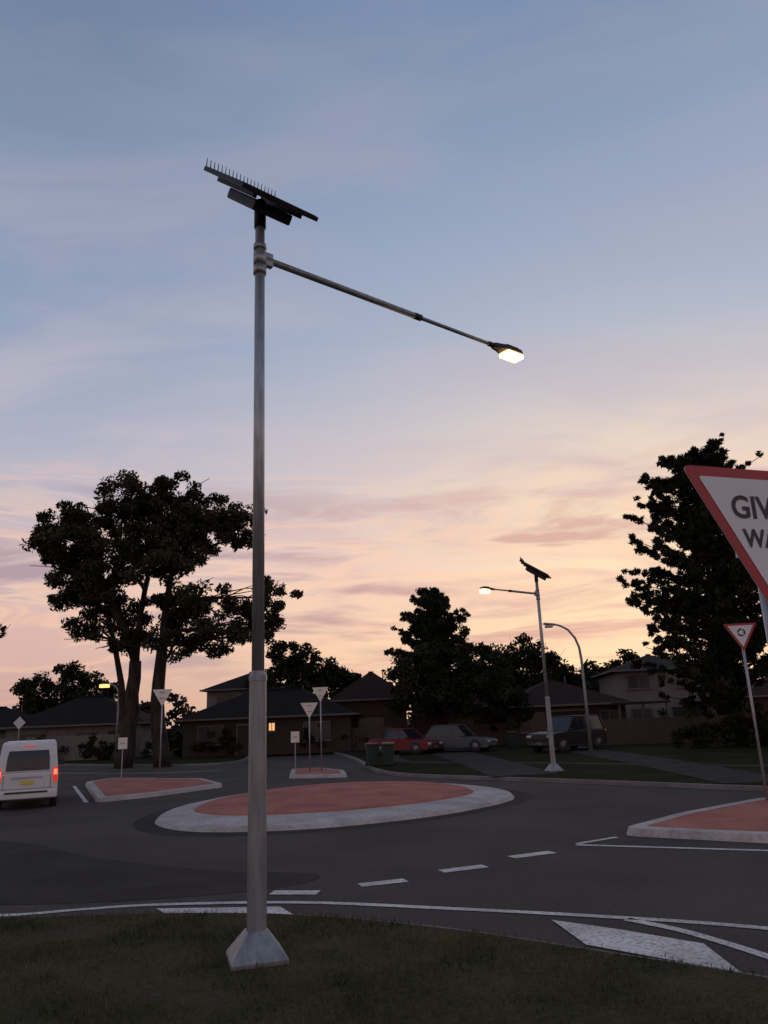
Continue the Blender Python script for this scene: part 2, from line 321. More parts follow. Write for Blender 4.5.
# tall conifer on the right
def conifer(loc,H,Rf,nb,zlow,name='pine_tree',cl=70,ls=.13,lean=.35,m=None,asp=2.6,rs_=1.0):
    e=empty(name,loc); v=[];f=[]
    tp=limb(v,f,(0,0,-.2),(.2,0,H*.97),H*.022,.04,.01,10,12)
    C=[];R=[]
    for i in range(nb):
        z=zlow+(H*.97-zlow)*(i/nb)**.9+random.uniform(-.2,.2); a=random.random()*2*math.pi; Lr=Rf(z/H)*random.uniform(.58,1.12)
        tip=Vector((math.cos(a)*Lr,math.sin(a)*Lr,z+Lr*lean*random.uniform(.5,1.2)-.1*Lr))
        st=Vector((.2*z/H,0,z)); pts=limb(v,f,st,tip,.045+.012*Lr,.015,.05,5,5)
        for k in range(int(5+Lr*4)):
            t=random.uniform(.15,1.06); p=st.lerp(tip,t); sp=max(.03,(1-t)*.26*Lr)+.06
            r=random.uniform(.16,.32)*(1.2-.65*t)*rs_
            C.append((p.x+random.gauss(0,sp*.6),p.y+random.gauss(0,sp*.6),p.z+random.uniform(-.15,.25))); R.append((r*1.3,r*1.3,r*.9))
    leafmesh('foliage',C,R,cl,ls,m or M['leafdark'],e,asp,-.7)
    mesh('trunk_and_branches',v,f,M['bark'],e,smooth=True); return e
def Rp(t):
    xs=[0,.12,.3,.5,.7,.85,.95,1]; ys=[2.8,4.2,5.1,4.4,3.6,3.0,1.7,.4]
    return float(np.interp(t,xs,ys))
conifer((18.3,42,.12),16.6,Rp,185,1.6,cl=40,ls=.145,lean=.6,asp=3.4)
# middle trees
def bushy(loc,lobes,name,m,dens=9,cnt=130,ls=.12,rmin=.35,rmax=.65,tr=.18,th=2,shell=.4):
    e=empty(name,loc); C,R=lobes_to_clumps(lobes,dens,rmin,rmax,.8,shell)
    leafmesh('foliage',C,R,cnt,ls,m,e,2.2,.1); v=[];f=[]
    tp=limb(v,f,(0,0,-.2),(0,0,th),tr,tr*.7,.03,8)
    for L_ in lobes:
        pts=limb(v,f,tp[-2],L_[:3],tr*.55,.03,.08,6)
        for _ in range(3): limb(v,f,pts[3],Vector(L_[:3])+Vector((random.uniform(-1,1)*L_[3],random.uniform(-1,1)*L_[4],random.uniform(0,1.15)*L_[5])),.04,.012,.1,5,4)
    mesh('trunk_and_limbs',v,f,M['bark'],e,smooth=True); return e
conifer((3.1,55.5,.12),11.2,lambda t: float(np.interp(t,[0,.3,.6,.8,1],[2.8,3.4,2.9,1.9,.35])),110,2.2,'cypress_tree',44,.14,.7,None,3.0,1.25)
bushy((4.6,53.5,.12),[(-3.0,0,3.7,1.7,1.6,1.9),(-.8,0,5.0,2.0,1.6,1.8),(1.5,.2,4.8,1.9,1.6,1.9),(2.9,0,3.9,1.5,1.5,1.8),(0,-.3,3.4,2.6,1.5,1.3),(-1.6,.2,6.2,1.2,1.2,1.1),(.9,.1,6.2,1.3,1.2,.9),(3.6,.3,2.6,1.2,1.2,1.4),(-3.6,.2,5.2,1.0,1.2,1.0)],'broadleaf_tree',M['leafdark'],8,110,.15,.4,.8,.22,2.4)
bushy((13,74,.1),[(-2.2,0,6.6,2.2,2,1.9),(.2,0,7.6,2.0,2,1.6),(2.3,0,5.8,2.0,2,1.8),(0,0,4.8,3.5,2,1.8)],'broadleaf_tree',M['leafmid'],6,100,.21,.5,.95,.3,3)
bushy((-8.2,74,.1),[(-2.6,0,7.6,1.9,2,1.8),(-.4,0,7.9,1.7,2,1.7),(1.8,0,6.4,1.8,2,1.4),(3.7,0,5.9,1.4,1.5,1.5),(-3.5,0,5.0,2,2,1.5),(.5,0,4.8,3.2,2,1.6)],'broadleaf_tree',M['leafmid'],7,100,.21,.5,.95,.3,3,.35)
bushy((-32,76,.1),[(-3,0,6.0,2.4,2,1.5),(.5,0,6.9,2.4,2,1.8),(3.5,0,5.6,2.4,2,1.4),(0,0,4.0,5.0,2,1.6)],'broadleaf_tree',M['leafmid'],6,95,.21,.5,.95,.3,3)
bushy((-24.0,43,.1),[(-1,0,7.6,1.8,1.5,1.0),(1.2,0,8.0,1.2,1.2,.7),(.4,0,6.4,1.2,1.4,.6),(-2.5,0,6.5,1.6,1.6,1)],'gum_tree',M['leafgum'],6,110,.15,.4,.7,.2,4)
bushy((21,76,.1),[(-2,0,5.2,2.4,2,1.6),(1.5,0,5.9,2.4,2,1.6),(4,0,5.0,2.2,2,1.4),(1,0,3.2,4.5,2,1.5)],'broadleaf_tree',M['leafmid'],4.5,95,.21,.5,.95,.3,3)
# shrubs by the fences and along the right-hand boundary
for i,(x,y,s) in enumerate([(-3.2,57,1.2),(13.6,52,1.0),(16.4,42,1.2),(19.0,41.5,1.6),(22.5,43,1.9),(24.6,40,1.6),(20.6,38.5,1.2),(-16.5,58,1.3),(-5.2,56.5,1.4),(7.6,57,1.3),(-26,59,1.2),(-30,66,1.5),(-12.4,56.2,1.2),(27,42,2.0),(-21.5,57.9,1.1),(17.6,51,1.2)]):
    bushy((x,y,.12),[(0,0,s*.8,s,s,s*.8),(s*.7,.1,s*.6,s*.7,s*.7,s*.6),(-s*.7,0,s*.55,s*.7,s*.7,s*.5)],'shrub',M['leafmid'],12,75,.11,.25,.45,.06,.4)
# distant tree line
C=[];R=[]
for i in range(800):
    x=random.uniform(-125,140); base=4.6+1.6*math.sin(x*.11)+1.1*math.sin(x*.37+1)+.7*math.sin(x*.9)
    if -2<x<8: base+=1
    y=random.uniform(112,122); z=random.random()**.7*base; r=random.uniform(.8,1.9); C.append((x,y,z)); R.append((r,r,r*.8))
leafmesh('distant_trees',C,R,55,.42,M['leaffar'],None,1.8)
# foreground grass blades
n=90000; X=rng.uniform(-6.5,5.5,n); Y=rng.uniform(4.0,10.6,n)
nx=np.array([p[0] for p in near]); ny=np.array([p[1] for p in near]); o_=np.argsort(nx)
lim=np.interp(X,nx[o_],ny[o_])-.09+rng.normal(0,.06,n)
dens=.35+.65*(np.sin(X*2.1+np.sin(Y*1.7)*1.3)*np.sin(Y*2.6+X)>-.45)
k=(Y<lim)&(rng.random(n)<dens)&~((abs(X+1.38)<.28)&(abs(Y-8.07)<.28)); X=X[k];Y=Y[k]; n=len(X)
hgt=rng.uniform(.02,.07,n)*(1+.4*np.sin(X*3.1)*np.cos(Y*2.3)); hgt[rng.random(n)<.01]*=2.2; ang=rng.random(n)*2*np.pi; wd=rng.uniform(.003,.008,n)
P=np.stack([X,Y,np.full(n,.080)],1); sd=np.stack([np.cos(ang)*wd,np.sin(ang)*wd,0*wd],1)
tip=P+np.stack([rng.normal(0,.024,n),rng.normal(0,.024,n),hgt],1)
V=np.stack([P-sd,P+sd,tip],1).reshape(-1,3)
me=bpy.data.meshes.new('grass_blades'); me.vertices.add(3*n); me.vertices.foreach_set('co',V.ravel()); me.loops.add(3*n); me.loops.foreach_set('vertex_index',np.arange(3*n,dtype=np.int32))
me.polygons.add(n); me.polygons.foreach_set('loop_start',np.arange(0,3*n,3,dtype=np.int32))
try: me.polygons.foreach_set('loop_total',np.full(n,3,dtype=np.int32))
except Exception: pass
me.update(calc_edges=True); me.materials.append(M['blade']); COL.objects.link(bpy.data.objects.new('grass_blades',me))
# ---------------------------------------------------------------- solar street lamps
def solar_lamp(loc,H,armz,armdir,armlen,panel_az,panel_tilt,glow,pl=(1.0,1.25),spk=.009,lens=1.0):
    e=empty('solar_street_lamp',loc)
    b=.265; tpz=.27; t=.10; ca,sa_=math.cos(.3),math.sin(.3)
    v=[(-b,-b,0),(b,-b,0),(b,b,0),(-b,b,0),(-b,-b,.05),(b,-b,.05),(b,b,.05),(-b,b,.05),(-t,-t,tpz),(t,-t,tpz),(t,t,tpz),(-t,t,tpz)]
    v=[(x*ca-y*sa_,x*sa_+y*ca,z) for x,y,z in v]
    f=[(0,1,5,4),(1,2,6,5),(2,3,7,6),(3,0,4,7),(4,5,9,8),(5,6,10,9),(6,7,11,10),(7,4,8,11),(8,9,10,11)]
    mesh('base_skirt',v,f,M['galv_lo'],e,bevel=.008)
    tube('lower_pole',[(0,0,.25),(0,0,2.62)],[.098,.090],M['galv_lo'],e,8,False)
    tube('joint_collar',[(0,0,2.60),(0,0,2.65),(0,0,2.70)],[.097,.097,.070],M['galv_lo'],e,8,False)
    tube('upper_pole',[(0,0,2.68),(0,0,H)],[.066,.058],M['galv'],e,20)
    for z,h_ in [(armz-.18,.10),(armz-.02,.16),(armz+.14,.06)]:
        tube('clamp',[(0,0,z-h_/2),(0,0,z+h_/2)],.078,M['galv'],e,20)
    d=Vector((armdir[0],armdir[1],0)).normalized(); s=Vector((-d.y,d.x,0))
    o=Vector((0,0,armz))
    box('bracket',(.14,.07,.18),o+d*.1,M['galv'],e,(0,0,math.atan2(d.y,d.x)),bevel=.01)
    L1=armlen*.62
    tube('arm_thick',[o+d*.08,o+d*L1],.042,M['galv_lo'],e,14); tube('arm_sleeve',[o+d*(L1-.06),o+d*(L1+.06)],.048,M['darkmetal'],e,14)
    tube('arm_thin',[o+d*L1,o+d*armlen],.028,M['galv_lo'],e,12)
    az=math.atan2(d.y,d.x)
    # luminaire head: spigot, tapered body, heat-sink fins, lens
    tube('spigot',[o+d*(armlen-.12),o+d*(armlen+.06)],.04,M['darkmetal'],e,12)
    hp=[(-.02,.05),(.10,.075),(.22,.115),(.50,.115),(.58,.07)]
    v=[];n=len(hp)
    for x,w in hp:
        for sy,z in ((-1,-.035),(1,-.035),(1,.035),(-1,.035)): v.append((x,sy*w,z*(1 if x<.45 else .7)))
    f=[(3,2,1,0),(4*(n-1),4*(n-1)+1,4*(n-1)+2,4*(n-1)+3)]
    for i in range(n-1):
        for k in range(4): f.append((4*i+k,4*i+(k+1)%4,4*i+4+(k+1)%4,4*i+4+k))
    h=mesh('lamp_head',v,f,M['darkmetal'],e,o+d*armlen,(0,0,az),bevel=.01)
    for i in range(6): box('cooling_fin',(.26,.008,.03),o+d*(armlen+.34)+s*(-.075+.03*i)+Vector((0,0,.045)),M['darkmetal'],e,(0,0,az))
    box('lens',(.36,.21,.08*lens),o+d*(armlen+.38)+Vector((0,0,-.034-.04*lens)),glow,e,(0,0,az),bevel=.025)
    # panel: frame u = level edge, w = down-slope edge
    u=Vector((math.cos(panel_az),math.sin(panel_az),0)); q=Vector((u.y,-u.x,0)); w=q*math.cos(panel_tilt)-Vector((0,0,1))*math.sin(panel_tilt); nn=u.cross(w)*-1
    if nn.z<0: nn=-nn
    c=Vector((0,0,H+.25)); Mx=Matrix((u,w,nn)).transposed()
    if Mx.determinant()<0: Mx=Matrix((u*-1,w,nn)).transposed()
    er=Mx.to_euler()
    a,bb=pl
    box('panel_frame',(a,bb,.055),c,M['darkmetal'],e,er,bevel=.006)
    box('solar_cells',(a-.05,bb-.05,.004),c+nn*.031,M['panel'],e,er)
    for k in (-.3,.3): box('panel_rail',(.05,bb*.9,.05),c-nn*.053+u*(k*a),M['darkmetal'],e,er)
    box('battery_housing',(a*.5,bb*.66,.13),c-nn*.145+w*.10,M['darkmetal'],e,er,bevel=.02)
    tube('panel_mount',[(0,0,H-.25),(0,0,H+.12)],.072,M['darkmetal'],e,16)
    v=[];f=[]
    for i in range(20):
        p=c-w*(bb/2-.02)+u*(-a/2+.02+(a-.04)*i/19)+nn*.02
        tube_data([p,p+Vector((0,0,.14))+u*.01],[spk,spk*.5],5,True,v,f)
    mesh('bird_spikes',v,f,M['spike'],e)
    return e,o+d*(armlen+.375)
e1,p1=solar_lamp((-1.38,8.07,.08),8.28,7.62,(3.2,2.55),4.05,math.radians(41),math.radians(41.5),M['lampglow'],(1.05,1.3))
e2,p2=solar_lamp((5.9,29.7,.12),7.35,6.62,(-.73,-.60),2.6,math.radians(70),math.radians(34),M['lampglow'],(.9,1.25),.006,1.9)
def lamp_light(name,loc,power,col):
    l=bpy.data.lights.new(name,'SPOT'); l.energy=power; l.color=col; l.spot_size=math.radians(150); l.spot_blend=.8; l.shadow_soft_size=.1
    o=bpy.data.objects.new(name,l); o.location=loc; COL.objects.link(o); return o
for e,p in ((e1,p1),(e2,p2)):
    L0=lamp_light('lamp_light',(p.x,p.y,p.z-.22),60,(1,.65,.35)); L0.parent=e
# ordinary street lights
def curved_lamp(loc,P,r,lit,hd,big=1):
    e=empty('street_lamp',loc); C=[Vector((a,0,b)) for a,b in P]
    tube('pole',[(0,0,0)]+C,[r*1.5]+[r*(1.2-.5*i/len(C)) for i in range(len(C))],M['galv_lo'],e,10)
    tip=C[-1]; dx=-1 if C[-1].x<0 else 1
    box('lamp_head',(.55,.2,.1),tip+Vector((dx*.25,0,.02)),M['galv_lo'],e,(0,dx*-.12,0),bevel=.03)
    box('lens',(.36*big,.18*big,.12*big),tip+Vector((dx*.28,0,-.03-.06*big)),lit,e,bevel=.02)
    return e
curved_lamp((8.95,36.2,.12),[(0,3),(0,4.4),(-.05,5.0),(-.2,5.45),(-.5,5.85),(-.85,6.05),(-1.1,6.12)],.055,M['vantrim'],0)
curved_lamp((-19.8,56.6,.12),[(0,3),(0,4.3),(-.06,4.8),(-.25,5.15),(-.5,5.3),(-.8,5.35)],.06,M['lampfar'],0,1.8)
# ---------------------------------------------------------------- signs
def tri(W,z0,y,rad=.04):
    h=W*.866; P=[(-W/2,z0),(W/2,z0),(0,z0-h)]; R=rounded(P,rad,4); return [(p[0],y,p[1]) for p in R]
def tri_plate(name,W,z0,y,m,e,th=.004,rad=.04):
    F=tri(W,z0,y,rad); n=len(F); v=F+[(p[0],p[1]+th,p[2]) for p in F]
    f=[tuple(range(n)),tuple(reversed(range(n,2*n)))]+[(i,n+i,n+(i+1)%n,(i+1)%n) for i in range(n)]
    return mesh(name,v,f,m,e)
def sign_back(loc,top,W,rz,pr=.03):
    e=empty('give_way_sign',loc,rz)
    tube('post',[(0,.03,0),(0,.03,top-.05)],pr,M['galv'],e,10)
    tri_plate('plate',W,top,-.008,M['alu'],e,.006)
    tri_plate('face',W*.99,top-.003,.0,M['signred'],e,.003)
    for z in (top-.12,top-.38): box('bracket',(.22,.02,.04),(0,-.02,z),M['galv'],e)
    return e
# the faces are turned to the traffic coming toward the roundabout, so their backs are seen from here
sign_back((-10.1,34.4,.13),3.75,.85,.15); sign_back((-3.75,35.6,.13),2.95,.8,.1); sign_back((-3.2,35.2,.13),3.6,.75,-.05)
def text(body,size,loc,parent,m,rot=(math.radians(90),0,0),off=0,sx=1):
    c=bpy.data.curves.new('lettering','FONT'); c.body=body; c.size=size; c.align_x='CENTER'; c.offset=off; c.extrude=.0006
    o=bpy.data.objects.new('lettering',c); COL.objects.link(o); o.location=loc; o.rotation_euler=rot; o.scale=(sx,1,1); o.parent=parent; c.materials.append(m); return o
g=empty('give_way_sign',(1.765,3.46,.08),math.radians(18))
tube('post',[(0,.05,0),(0,.05,3.1)],.03,M['galv'],g,14)
T=3.24; tri_plate('plate_back',.82,T+.004,.002,M['alu'],g,.003,.05); tri_plate('red_border',.82,T+.004,-.002,M['signred'],g,.003,.05); tri_plate('white_face',.655,T-.045,-.005,M['signwhite'],g,.002,.02)
text('GIVE',.150,(-.014,-.007,T-.236),g,M['signblack'],off=.003,sx=1.0); text('WAY',.118,(.005,-.007,T-.374),g,M['signblack'],off=.003,sx=.95)
for z in (T-.1,T-.4): box('bracket',(.3,.03,.04),(0,.022,z),M['galv'],g)
# roundabout warning sign
g=empty('roundabout_sign',(8.38,18.3,.13),math.radians(-8))
tube('post',[(0,.05,0),(0,.05,3.95)],.03,M['galv'],g,12)
T=3.98; tri_plate('plate_back',.76,T+.004,.002,M['alu'],g,.003); tri_plate('red_border',.76,T+.004,-.003,M['signred'],g,.003); tri_plate('white_face',.58,T-.045,-.007,M['signwhite'],g,.002,.02)
for i in range(3):
    a0=math.radians(100+120*i); v=[];f=[]; cx,cz=0,T-.21
    for k in range(8):
        a=a0+math.radians(80)*k/7
        for r_ in (.058,.094): v.append((cx+r_*math.cos(a),-.010,cz+r_*math.sin(a)))
    for k in range(7): f.append((2*k,2*k+1,2*k+3,2*k+2))
    a=a0-math.radians(30); b_=len(v)
    v+=[(cx+.042*math.cos(a0),-.010,cz+.042*math.sin(a0)),(cx+.110*math.cos(a0),-.010,cz+.110*math.sin(a0)),(cx+.078*math.cos(a),-.010,cz+.078*math.sin(a))]; f.append((b_,b_+1,b_+2))
    mesh('arrow',v,f,M['signblack'],g)
# small rectangular plates
for x,y,h_,w_ in ((-12.3,36.0,1.75,.42),(-4.6,37.2,1.7,.4)):
    e=empty('keep_left_sign',(x,y,.13)); tube('post',[(0,.03,0),(0,.03,h_-.05)],.025,M['galv'],e,8); box('plate',(w_,.008,.5),(0,0,h_-.25),M['alu'],e,bevel=.002); box('bracket',(.2,.02,.04),(0,-.014,h_-.25),M['galv'],e)
e=empty('warning_sign',(-26.6,56,.12)); tube('post',[(0,.03,0),(0,.03,2.7)],.03,M['galv'],e,8)
box('plate',(.62,.008,.62),(0,0,2.85),M['signwhite'],e,(0,math.radians(45),0)); 
# ---------------------------------------------------------------- vehicles
def extr(name,prof,w,m,e,wtop=None,z0=None,z1=None,bevel=.05,seg=3):
    n=len(prof)
    def hw(z): return w if wtop is None else w+(wtop-w)*max(0,min(1,(z-z0)/(z1-z0)))
    v=[(-hw(z),y,z) for y,z in prof]+[(hw(z),y,z) for y,z in prof]
    f=[tuple(range(n)),tuple(reversed(range(n,2*n)))]+[(i,n+i,n+(i+1)%n,(i+1)%n) for i in range(n)]
    o=mesh(name,v,f,m,e,bevel=bevel,bseg=seg)
    return o
def fixn(o):
    import bmesh
    bm=bmesh.new(); bm.from_mesh(o.data); bmesh.ops.recalc_face_normals(bm,faces=bm.faces); bm.to_mesh(o.data); bm.free()
def wheel(e,x,y,r,w=.2):
    o=tube('wheel',[(x-w/2,y,r),(x-w/2+.03,y,r),(x+w/2-.03,y,r),(x+w/2,y,r)],[r*.92,r,r,r*.92],M['rubber'],e,24)
    sx=1 if x>0 else -1
    tube('rim',[(x+sx*(w/2-.02),y,r),(x+sx*(w/2+.008),y,r)],[r*.62,r*.55],M['rim'],e,14)
    for k in range(5):
        a=k*math.tau/5; box('rim_gap',(.01,.05,.10),(x+sx*(w/2+.009),y+math.cos(a)*r*.36,r+math.sin(a)*r*.36),M['rubber'],e,(-a+math.pi/2,0,0))
def car(name,loc,rz,L,W,H,paint,suv=False,tail=M['taildim']):
    """front toward +Y local"""
    e=empty(name,loc,rz); h=L/2; w=W/2; gc=.2 if not suv else .27; belt=.88 if not suv else 1.08; hood=.80 if not suv else 1.05
    prof=[(-h,gc+.15),(-h+.02,belt-.08),(-h+.12,belt),(h*.35,belt),(h*.42,hood+.02),(h-.18,hood-.08),(h,hood-.25),(h,gc+.08),(h-.1,gc),(-h+.1,gc)]
    fixn(extr('body',prof,w,paint,e,bevel=.06))
    rb_=-h+.12 if suv else -h+.45; cab=[(rb_,belt-.01),(rb_+(.18 if suv else .5),H-.05),(rb_+(.35 if suv else .75),H),(h*.05,H),(h*.12,H-.03),(h*.38,belt-.01)]
    fixn(extr('cabin_glass',cab,w*.93,M['carglass'],e,w*.76,belt,H,.03))
    ry0,ry1=rb_+(.2 if suv else .55),h*.1
    box('roof',(w*1.54,ry1-ry0,.05),(0,(ry0+ry1)/2,H+.005),paint,e,bevel=.02)
    for sx in (-1,1):
        for (ya,yb,za,zb) in ((h*.38,h*.12,belt,H-.02),(0,-.02,belt,H-.02),(rb_+.05,rb_+(.22 if suv else .55),belt,H-.02)):
            tube('pillar',[(sx*w*.935,ya,za),(sx*w*.775,yb,zb)],.028,paint,e,6)
        for y in (h-.85,-h+.8):
            tube('wheel_arch',[(sx*(w-.12),y,.33),(sx*(w+.006),y,.33)],.385,M['plastic'],e,24); wheel(e,sx*(w-.085),y,.33 if not suv else .37)
        box('tail_lamp',(.28,.05,.16),(sx*(w-.2),-h+.005,belt-.14),tail,e,bevel=.015); box('head_lamp',(.32,.05,.13),(sx*(w-.22),h-.01,hood-.22),M['headl'],e,bevel=.015)
        box('mirror',(.18,.12,.12),(sx*(w+.06),h*.33,belt+.07),paint,e,bevel=.03)
        box('sill',(.02,L*.5,.06),(sx*(w+.003),0,gc+.05),M['plastic'],e)
        box('door_seam',(.004,.012,belt-gc-.15),(sx*(w+.001),-.05,(belt+gc)/2),M['plastic'],e)
    box('front_bumper',(W*.9,.06,.2),(0,h+.0,gc+.18),M['plastic'],e,bevel=.02); box('grille',(W*.5,.04,.14),(0,h+.005,hood-.28),M['plastic'],e)
    box('rear_bumper',(W*.92,.06,.18),(0,-h,gc+.2),M['plastic'],e,bevel=.02); box('number_plate',(.37,.01,.13),(0,-h-.036,gc+.25),M['trim'],e); box('number_plate',(.37,.01,.13),(0,h+.036,gc+.2),M['trim'],e)
    return e
red=mat('car_paint_red',(.17,.014,.014),.4,0,.05,spec=.3); blk=mat('car_paint_black',(.012,.012,.013),.4,0,.05,spec=.25); silv=mat('car_paint_grey',(.085,.085,.09),.4,.2,.05,spec=.3)
car('parked_car',(.75,48.5,.15),math.radians(-125),4.3,1.75,1.45,red)
car('parked_car',(3.9,48.6,.15),math.radians(-115),4.6,1.8,1.55,silv)
car('parked_suv',(9.75,44.5,.15),math.radians(128),4.7,1.88,1.82,blk,True,M['tail'])
# van, tail toward the camera
va=empty('white_van',(-11.3,24.6,0),math.atan2(.4,.92))
W=.88
lo=[(0,.32),(0,1.08),(3.9,1.08),(4.55,.98),(4.7,.7),(4.7,.35),(4.5,.28),(.1,.28)]
fixn(extr('body_lower',lo,W,M['white'],va,bevel=.06))
hi=[(.0,1.05),(.06,1.55),(.16,1.93),(.30,1.99),(2.9,2.0),(3.15,1.95),(4.0,1.06)]
fixn(extr('body_upper',hi,W-.008,M['white'],va,W-.12,1.05,1.98,.07,4))
def rear_z(z): return np.interp(z,[1.05,1.55,1.93],[0,.06,.16])
v=[(-.62,rear_z(1.13)-.012,1.13),(.62,rear_z(1.13)-.012,1.13),(.60,rear_z(1.5)-.012,1.5),(.56,rear_z(1.72)-.012,1.72),(-.56,rear_z(1.72)-.012,1.72),(-.60,rear_z(1.5)-.012,1.5)]
mesh('rear_window',v,[(0,1,2,5),(5,2,3,4)],M['carglass'],va)
for sx in (-1,1):
    box('tail_lamp',(.13,.05,.44),(sx*(W-.085),.0,.98),M['taildim'],va,bevel=.02)
    box('brake_lamp',(.10,.02,.16),(sx*(W-.085),-.028,1.06),M['tail'],va,bevel=.01)
    for yy in (.85,3.65):
        tube('wheel_arch',[(sx*(W-.14),yy,.36),(sx*(W+.006),yy,.36)],.40,M['plastic'],va,24); wheel(va,sx*(W-.1),yy,.33)
    xs=lambda z: sx*(W-.008-(.112)*(z-1.05)/.93+.006)
    for ya,yb in ((.45,1.7),(1.85,2.9)):
        mesh('side_window',[(xs(1.2),ya,1.2),(xs(1.2),yb,1.2),(xs(1.7),yb-.03,1.7),(xs(1.7),ya+.03,1.7)],[(0,1,2,3)],M['carglass'],va)
    box('mirror',(.2,.1,.26),(sx*(W+.12),3.75,1.25),M['plastic'],va,bevel=.03)
box('rear_bumper',(1.74,.14,.22),(0,-.02,.42),M['white'],va,bevel=.04); box('bumper_step',(1.2,.06,.05),(0,-.08,.50),M['plastic'],va)
box('plate_garnish',(.9,.02,.05),(0,-.012,.93),M['vantrim'],va); box('number_plate',(.37,.01,.12),(0,-.018,.78),M['plate'],va)
box('wiper',(.55,.015,.02),(.1,.0,1.17),M['plastic'],va,(0,.1,0)); box('tailgate_seam',(1.5,.006,.012),(0,-.003,.60),M['plastic'],va)
for sx in (-1,1): box('tailgate_seam',(.012,.006,.4),(sx*.66,-.003,.80),M['plastic'],va)
box('high_brake_lamp',(.3,.02,.04),(0,.14,1.84),M['taildim'],va)
# ---------------------------------------------------------------- bins
def bin_(loc,rz,lid):
    e=empty('wheelie_bin',loc,rz)
    v=[(-.22,-.24,.05),(.22,-.24,.05),(.22,.2,.05),(-.22,.2,.05),(-.29,-.33,.95),(.29,-.33,.95),(.29,.3,.95),(-.29,.3,.95)]
    f=[(0,3,2,1),(4,5,6,7),(0,1,5,4),(1,2,6,5),(2,3,7,6),(3,0,4,7)]
    mesh('body',v,f,M['binbody'],e,bevel=.03); box('rim',(.62,.68,.05),(0,-.015,.965),M['binbody'],e,bevel=.015)
    box('lid',(.6,.68,.06),(0,-.02,1.02),lid,e,(.05,0,0),bevel=.025)
    tube('handle',[(-.24,.36,.97),(.24,.36,.97)],.02,M['plastic'],e,8)
    for s in (-1,1): tube('wheel',[(s*.22,.24,.1),(s*.28,.24,.1)],.1,M['rubber'],e,14)
bin_((-1.0,37.2,.12),.2,M['binlid']); bin_((-.25,37.0,.12),-.1,M['binlidy']); bin_((7.4,49.5,.12),.1,M['binlid'])
# ---------------------------------------------------------------- houses
def house(name,loc,rz,w,d,hw,hr,wall,roof,gable=False,wins=(),garage=None,lit=None,door=None,ov=.5,storey=None):
    e=empty(name,loc,rz)
    box('walls',(w,d,hw),(0,0,hw/2),wall,e)
    a,b=w/2+ov,d/2+ov
    if gable:
        v=[(-a,-b,hw),(a,-b,hw),(a,b,hw),(-a,b,hw),(-a,0,hw+hr),(a,0,hw+hr)]; f=[(0,1,5,4),(2,3,4,5),(0,4,3),(1,2,5),(0,3,2,1)]
    else:
        rl=max(.2,a-b); v=[(-a,-b,hw),(a,-b,hw),(a,b,hw),(-a,b,hw),(-rl,0,hw+hr),(rl,0,hw+hr)]; f=[(0,1,5,4),(2,3,4,5),(0,4,3),(1,2,5),(0,3,2,1)]
    mesh('roof',v,f,roof,e)
    tube('ridge_cap',[(v[4][0],0,hw+hr+.02),(v[5][0],0,hw+hr+.02)],.08,roof,e,6)
    for s in (-1,1): box('gutter',(2*a,.1,.13),(0,s*(b+.05),hw-.03),M['trim'],e)
    for s in (-1,1): box('gutter',(.1,2*b,.13),(s*(a+.05),0,hw-.03),M['trim'],e)
    tube('vent_pipe',[(a*.3,.6,hw+hr*.5),(a*.3,.6,hw+hr+.25)],.05,M['trim'],e,8)
    for i,(x,z,ww,wh) in enumerate(wins):
        box('window_frame',(ww+.12,.08,wh+.12),(x,-d/2-.02,z),M['trim'],e); box('window_glass',(ww,.04,wh),(x,-d/2-.05,z),M['winlit'] if lit==i else M['glass'],e)
        box('mullion',(.05,.03,wh),(x,-d/2-.08,z),M['trim'],e); box('sill',(ww+.3,.16,.07),(x,-d/2-.06,z-wh/2-.1),M['trim'],e)
    if garage:
        x,gw=garage; box('garage_frame',(gw+.2,.06,2.3),(x,-d/2-.02,1.15),M['trim'],e); box('garage_door',(gw,.05,2.15),(x,-d/2-.04,1.08),M['roofgrey'],e)
        for k in range(4): box('garage_rib',(gw,.02,.03),(x,-d/2-.072,.4+.5*k),M['plastic'],e)
    if door is not None:
        box('door_frame',(1.1,.06,2.2),(door,-d/2-.02,1.1),M['trim'],e); box('door',(.9,.05,2.05),(door,-d/2-.045,1.03),M['brickdark'],e)
    return e
house('brick_house',(-24.6,64,.1),.08,10,8,2.6,2.2,M['render'],M['rooftile'],False,[(-3,1.5,1.8,1.1),(1,1.5,1.6,1.1)],None,None,3)
house('brick_house',(-8.8,60,.1),-.04,12,8,2.6,2.0,M['brickdark'],M['rooftile'],False,[(-4,1.5,1.8,1.2),(.4,1.9,.4,.5),(3.6,1.5,1.8,1.2)],None,1,-1.6)
house('two_storey_house',(-14,78,.1),0,7,8,5.4,1.7,M['render'],M['rooftile'],False,[(-1.8,4.4,1.4,1.1),(1.6,4.4,1.4,1.1)])
house('brick_house',(-1.6,63,.1),0,5.4,8,3.6,2.2,M['brick'],M['roofred'],False,[(0,1.6,1.8,1.2)])
house('brick_house',(5.2,64,.1),0,7,8,2.8,1.8,M['brick'],M['roofred'],False,[(0,1.5,1.8,1.2)])
house('brick_house',(12.0,59,.1),.05,8,9,2.6,1.9,M['brickdark'],M['roofred'],False,[(-2.6,1.5,1.6,1.2),(2.8,1.5,1.2,1.1)],(0,2.6),None)
house('two_storey_house',(22.0,66,.1),-.1,7.2,9,5.1,1.4,M['render'],M['roofgrey'],False,[(-2,4.2,1.6,1.0),(1.8,4.2,1.4,1.0),(-2,1.5,1.5,1.2)],(1.6,2.6),None)
house('brick_house',(31,62,.1),-.1,9,9,2.7,1.8,M['brick'],M['roofred'],False,[(-2,1.5,1.8,1.2),(2,1.5,1.8,1.2)])
